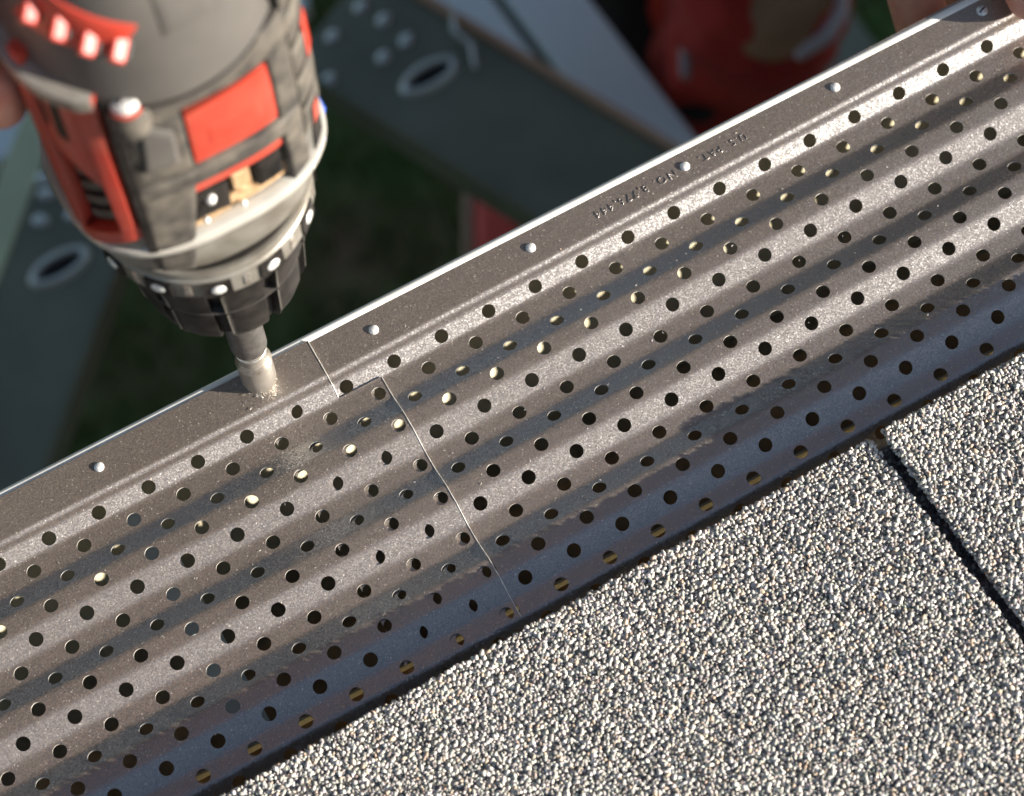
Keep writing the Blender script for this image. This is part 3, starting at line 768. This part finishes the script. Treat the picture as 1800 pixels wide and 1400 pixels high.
nail = lathe('nail', [(.5, 0), (4.6, .1), (5.6, .5), (5.0, 1.1), (2.5, 1.5), (.3, 1.6)], MT['nail'], pr, 24)
nail.scale = (1, 1.25, 1); nail.rotation_euler = (rad(14), rad(-8), 0); nail.location = Vector((267 - 560, 4.5 - 560, 19.6 + 1330)) * MM
fuse('jacket', [rel(c) for c in ([(570, 650, -330, 150), (540, 610, -100, 165), (450, 500, 200, 180), (360, 330, 480, 170), (320, 250, 620, 160), (300, 200, 690, 110)], [(480, 300, 600, 85), (640, 330, 350, 60), (640, 400, 60, 52)], [(300, 270, 600, 80), (430, 330, 300, 58), (418, 260, 90, 46), (402, 210, -6, 34)])], 9, MT['blackcloth'], pr)
fuse('hair', [rel([(258, 120, 850, 94), (254, 145, 820, 88)])], 9, MT['hair'], pr)
fuse('trousers', [rel(c) for c in ([(565, 650, -350, 150), (540, 590, -540, 105), (486, 474, -822, 66), (478, 497, -1000, 60), (470, 520, -1260, 55)],
      [(600, 700, -350, 140), (560, 700, -700, 90), (505, 655, -1130, 60), (520, 640, -1270, 58)])], 8, MT['redcloth'], pr)
for o_ in list(pr.children):
    if o_.name.startswith('trousers'):
        tx = bpy.data.textures.new('cloth_folds', 'CLOUDS'); tx.noise_scale = .07; tx.noise_depth = 2
        dm = o_.modifiers.new('folds', 'DISPLACE'); dm.texture = tx; dm.strength = .055; dm.mid_level = .5; dm.texture_coords = 'LOCAL'
fuse('knee_pad', [rel([(478, 457, -798, 48), (496, 470, -786, 46)])], 5, MT['leather'], pr)
fuse('pad_binding', [rel([(466, 395, -772, 5), (488, 396, -768, 6), (508, 408, -768, 6), (520, 428, -772, 5), (524, 448, -780, 4)])], 2.5, MT['reflect'], pr)
fuse('leg_shadow', [rel([(448, 478, -935, 22), (428, 462, -900, 20)]), rel([(492, 640, -1090, 62), (512, 680, -1000, 60)])], 6, MT['blackcloth'], pr)  # black blobs standing in for the dark shadow between the legs
fuse('side_strip', [rel([(413, 458, -845, 5), (426, 478, -838, 6)]), rel([(440, 478, -845, 6), (446, 490, -838, 6)])], 2.5, MT['reflect'], pr)  # two pale reflective strips on the dark cloth
for bx, by in ((470, 540), (520, 660)):
    fuse('boot', [rel([(bx, by, -1285, 52), (bx + 20, by - 70, -1300, 42)])], 8, MT['blackcloth'], pr)
# person working the drill: right hand round the grip, arm off to the left
pl = empty('person', (-900, -60, -900))
tag(pl, 'person at the left edge gripping the drill handle, only fingers in view', 'person')
def rel2(ch, o=(-900, -60, -900)): return [(a - o[0], b - o[1], c - o[2], r) for a, b, c, r in ch]
hx, hy, hzz = -44.5, 15.7, 3.5
fing = []
dx, dy = -16, 14
for k in range(4):
    x = hx - 33 - k * 20 + dx; rr = (9.0, 9.6, 9.2, 8.2)[k]
    fing.append([(x + 2, hy + 50, hzz + 268, rr + 1.5), (x + 3, hy + 46, hzz + 230, rr), (x + 4, hy + 22, hzz + 222, rr), (x + 5, hy + 4, hzz + 232, rr - .6), (x + 5, hy - 1, hzz + 248, rr - 1.4)])
fing.append([(hx - 92, hy + 44, hzz + 285, 14), (hx - 80, hy + 24, hzz + 290, 11), (hx - 76, hy - 2, hzz + 284, 10), (hx - 74, hy - 22, hzz + 270, 8.5)])
fing.append([(hx - 60, hy + 47, hzz + 264, 18), (hx - 90, hy + 48, hzz + 266, 19), (hx - 122, hy + 48, hzz + 262, 18), (hx - 105, hy + 58, hzz + 290, 22), (hx - 170, hy + 70, hzz + 340, 28), (hx - 310, hy + 70, hzz + 390, 36), (hx - 380, hy + 90, hzz + 400, 40), (-468, 180, 436, 28), (-458, 298, 555, 30), (-240, 270, 625, 45), (-80, 230, 690, 50)])
fing.append([(-80, 230, 690, 60), (-65, 190, 750, 54), (-52, 135, 780, 66), (-40, 108, 830, 88), (-40, 120, 860, 84)])
fuse('body', [rel2(c) for c in fing], 2.2, MT['skin'], pl, 5)
fuse('hair', [rel2([(-40, 120, 860, 94), (-44, 145, 830, 88)])], 9, MT['hair'], pl)
fuse('jacket', [rel2(c) for c in ([(-560, 620, -330, 150), (-520, 600, -100, 165), (-380, 500, 200, 180), (-220, 330, 480, 170), (-100, 250, 620, 165), (10, 220, 640, 120)], [(-240, 270, 620, 85), (-460, 300, 560, 62), (-470, 180, 440, 52), (-390, 100, 401, 44)], [(30, 240, 600, 80), (40, 330, 350, 62), (-70, 420, 80, 50)])], 9, MT['blackcloth'], pl)
fuse('trousers', [rel2(c) for c in ([(-560, 620, -350, 150), (-600, 620, -800, 80), (-600, 640, -1260, 60)], [(-640, 660, -350, 140), (-720, 660, -800, 80), (-720, 680, -1260, 60)])], 8, MT['redcloth'], pl)
# ------------------------------------------------------------------ scaffold boards and beam below
def frame_mtx(o, d):
    """local x = across, local y = along d, z up, origin o"""
    yv = Vector((d[0], d[1], 0)).normalized(); xv = Vector((yv.y, -yv.x, 0)); zv = Vector((0, 0, 1))
    m = Matrix((xv, yv, zv)).transposed().to_4x4(); m.translation = Vector(o); return m
def board(label, o, d, L0, L1, w_, ovals, dimples, side, sidem, th=30):
    m = frame_mtx(o, d); T = empty('scaffold_board', o); T.matrix_world = Matrix.Translation(Vector(o) * MM) @ m.to_3x3().to_4x4()
    tag(T, label, 'scaffold board', 'perforated metal boards below the gutter')
    # deck with pressed oval openings
    bm = bmesh.new(); hw = w_ / 2
    box_bm(bm, -hw, hw, L0, L1, -3, 0); box_bm(bm, -hw, -hw + 3, L0, L1, -th, -3); box_bm(bm, hw - 3, hw, L0, L1, -th, -3)
    bevel(frombm('deck', bm, MT['tread'], T), 2.5, 3)
    for (a, b, ang) in ovals:
        mt_ = Matrix.Translation((a, b, 0)) @ Matrix.Rotation(ang, 4, 'Z')
        vs, fs = [], []; n = 40; prof = [(1.28, 0), (1.18, 2.2), (1.06, 3.6), (.94, 3.0), (.86, .4), (.84, -3)]
        for q, hgt in prof:
            for k in range(n):
                t = 2 * math.pi * k / n; rx, ry = 19.5 + (q - 1) * 16, 8.0 + (q - 1) * 16
                vs.append(tuple(mt_ @ Vector((rx * math.cos(t), ry * math.sin(t), hgt))))
        for i in range(len(prof) - 1):
            for k in range(n):
                p, q = i * n + k, i * n + (k + 1) % n; fs.append((p, q, q + n, p + n))
        r_o = mesh('pressed_ring', vs, fs, MT['pale'], T, True)
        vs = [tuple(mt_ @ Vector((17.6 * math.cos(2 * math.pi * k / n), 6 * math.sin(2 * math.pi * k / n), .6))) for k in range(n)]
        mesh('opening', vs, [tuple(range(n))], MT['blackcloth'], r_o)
    for (a, b) in dimples:
        bm = bmesh.new(); bmesh.ops.create_uvsphere(bm, u_segments=16, v_segments=8, radius=5.2); bmesh.ops.scale(bm, vec=(1.25, 1, .55), verts=bm.verts)
        bmesh.ops.translate(bm, vec=(a, b, 0), verts=bm.verts); frombm('dimple', bm, MT['pale'], T, True)
    for s_, (x0, x1, z0, z1) in enumerate(side):
        box('edge_flange', x0, x1, L0, L1, z0, z1, sidem[s_], T, 1.5)
    return T, m
dB = (.42, -.908); oB = Vector((243, 528, -800))
mB = frame_mtx(oB, dB).inverted()
def loc(m, x, yv): q = m @ Vector((x, yv, -800)); return (q.x, q.y)
dim = [loc(mB, *q) for q in ((199, 592), (222, 558), (237, 585), (243, 562), (180, 562), (228, 603))]
aB = math.atan2((mB.to_3x3() @ Vector((1, .05, 0))).y, (mB.to_3x3() @ Vector((1, .05, 0))).x)
board('dark scaffold board with brown edge trim, running down to the right of the drill', oB, dB, -90, 420, 92, [(0, 0, aB)], dim, [(-52, -46.2, -30, 6), (46.2, 50, -30, 4)], [MT['brownedge'], MT['tread']])
dA = (-.70, -.714); oA = Vector((-50, 527, -800)); mA = frame_mtx(oA, dA).inverted()
dimA = [loc(mA, *q) for q in ((-33, 583), (-46, 566), (-24, 558), (-30, 595), (-14, 600))]
aA = math.atan2((mA.to_3x3() @ Vector((1, .05, 0))).y, (mA.to_3x3() @ Vector((1, .05, 0))).x)
board('dark perforated metal scaffold board at the far left with an olive side rail', oA, dA, -150, 420, 74, [(0, 0, aA)], dimA, [(37.2, 64, -14, 1.5), (-40, -37.2, -30, 2)], [MT['olive'], MT['tread']])
bmT = empty('metal_beam', (365, 500, -880)); tag(bmT, 'pale grooved aluminium beam between the dark board and the red work clothes', 'beam')
bmT.rotation_euler = (0, 0, rad(3))
box('flange', -62, -26, -420, 700, -20, 0, MT['alu'], bmT, 2)
box('groove', -26, -18, -420, 700, -20, -9, MT['tread'], bmT)
box('flange', -18, 34, -420, 700, -20, 2, MT['alu'], bmT, 2)
box('web', -8, 2, -418, 698, -90, -20, MT['alu'], bmT)
bT2 = empty('metal_beam', (-30, 700, -860)); tag(bT2, 'pale aluminium beam at the top left behind the drill', 'beam')
box('flange', -260, 240, -40, 60, -20, 0, MT['alu'], bT2, 2); box('web', -258, 238, 5, 15, -90, -20, MT['alu'], bT2)
# small bracket on the right board
bk = empty('wire_bracket', (262, 540, -795)); tag(bk, 'small pale bent bracket lying on the dark board behind the guard', 'bracket')
fuse('arm', [[(20, 22, 4, 2.0), (12, 6, 5, 2.6), (17, -10, 4, 2.6), (10, -28, 3, 2.0)]], 2, MT['pale'], bk, 1)
tb = empty('tool_box', (306, 612, -1330)); tb.rotation_euler = (0, 0, rad(-29))
tag(tb, 'red tool box half hidden below the dark board, beyond the gutter', 'tool box')
box('case', 0, 230, -230, 60, 0, 130, MT['tool'], tb, 10); box('lid', -3, 233, -233, 63, 131, 160, MT['tool'], tb, 8)
box('edge_trim', -12, -4, -233, 63, 0, 158, MT['brownedge'], tb, 2)
# platform the helper stands on, well below
pf = empty('work_platform', (520, 620, -1345)); tag(pf, 'dark work platform carrying the helper and the tool box', 'platform')
for k in range(4): box('plank', -170, 220, -180 + k * 92, -92 + k * 92, -30, 0, MT['tread'], pf, 3)

# ------------------------------------------------------------------ ground
def plane(name, x0, x1, y0, y1, z, m):
    return mesh(name, [(x0, y0, z), (x1, y0, z), (x1, y1, z), (x0, y1, z)], [(0, 1, 2, 3)], m)
gd = plane('ground', -60000, 60000, -60000, 120000, -2800, MT['lawn']); tag(gd, kind='structure')
n = 26000
X = rng.uniform(-900, 2300, n); Y = rng.uniform(900, 2600, n); H = rng.uniform(35, 90, n); A = rng.uniform(0, 2 * np.pi, n); L = rng.uniform(5, 30, n); W_ = rng.uniform(2, 4.5, n)
ca, sa = np.cos(A), np.sin(A)
v = np.stack([np.stack([X - W_ * sa, Y + W_ * ca, np.full(n, -2801.)], 1), np.stack([X + W_ * sa, Y - W_ * ca, np.full(n, -2801.)], 1),
              np.stack([X + L * ca * .4, Y + L * sa * .4, -2800 + H * .6], 1), np.stack([X + L * ca, Y + L * sa, -2800 + H], 1)], 1).reshape(-1, 3)
b = np.arange(n)[:, None] * 4; f = np.concatenate([b + [0, 1, 2], b + [0, 2, 3]], 0)
gm = bpy.data.meshes.new('grass'); gm.from_pydata((v * MM).tolist(), [], f.tolist()); go = finish('grass', gm, MT['grass']); tag(go, 'dark green grass far below in the shade', 'grass', kind='stuff')
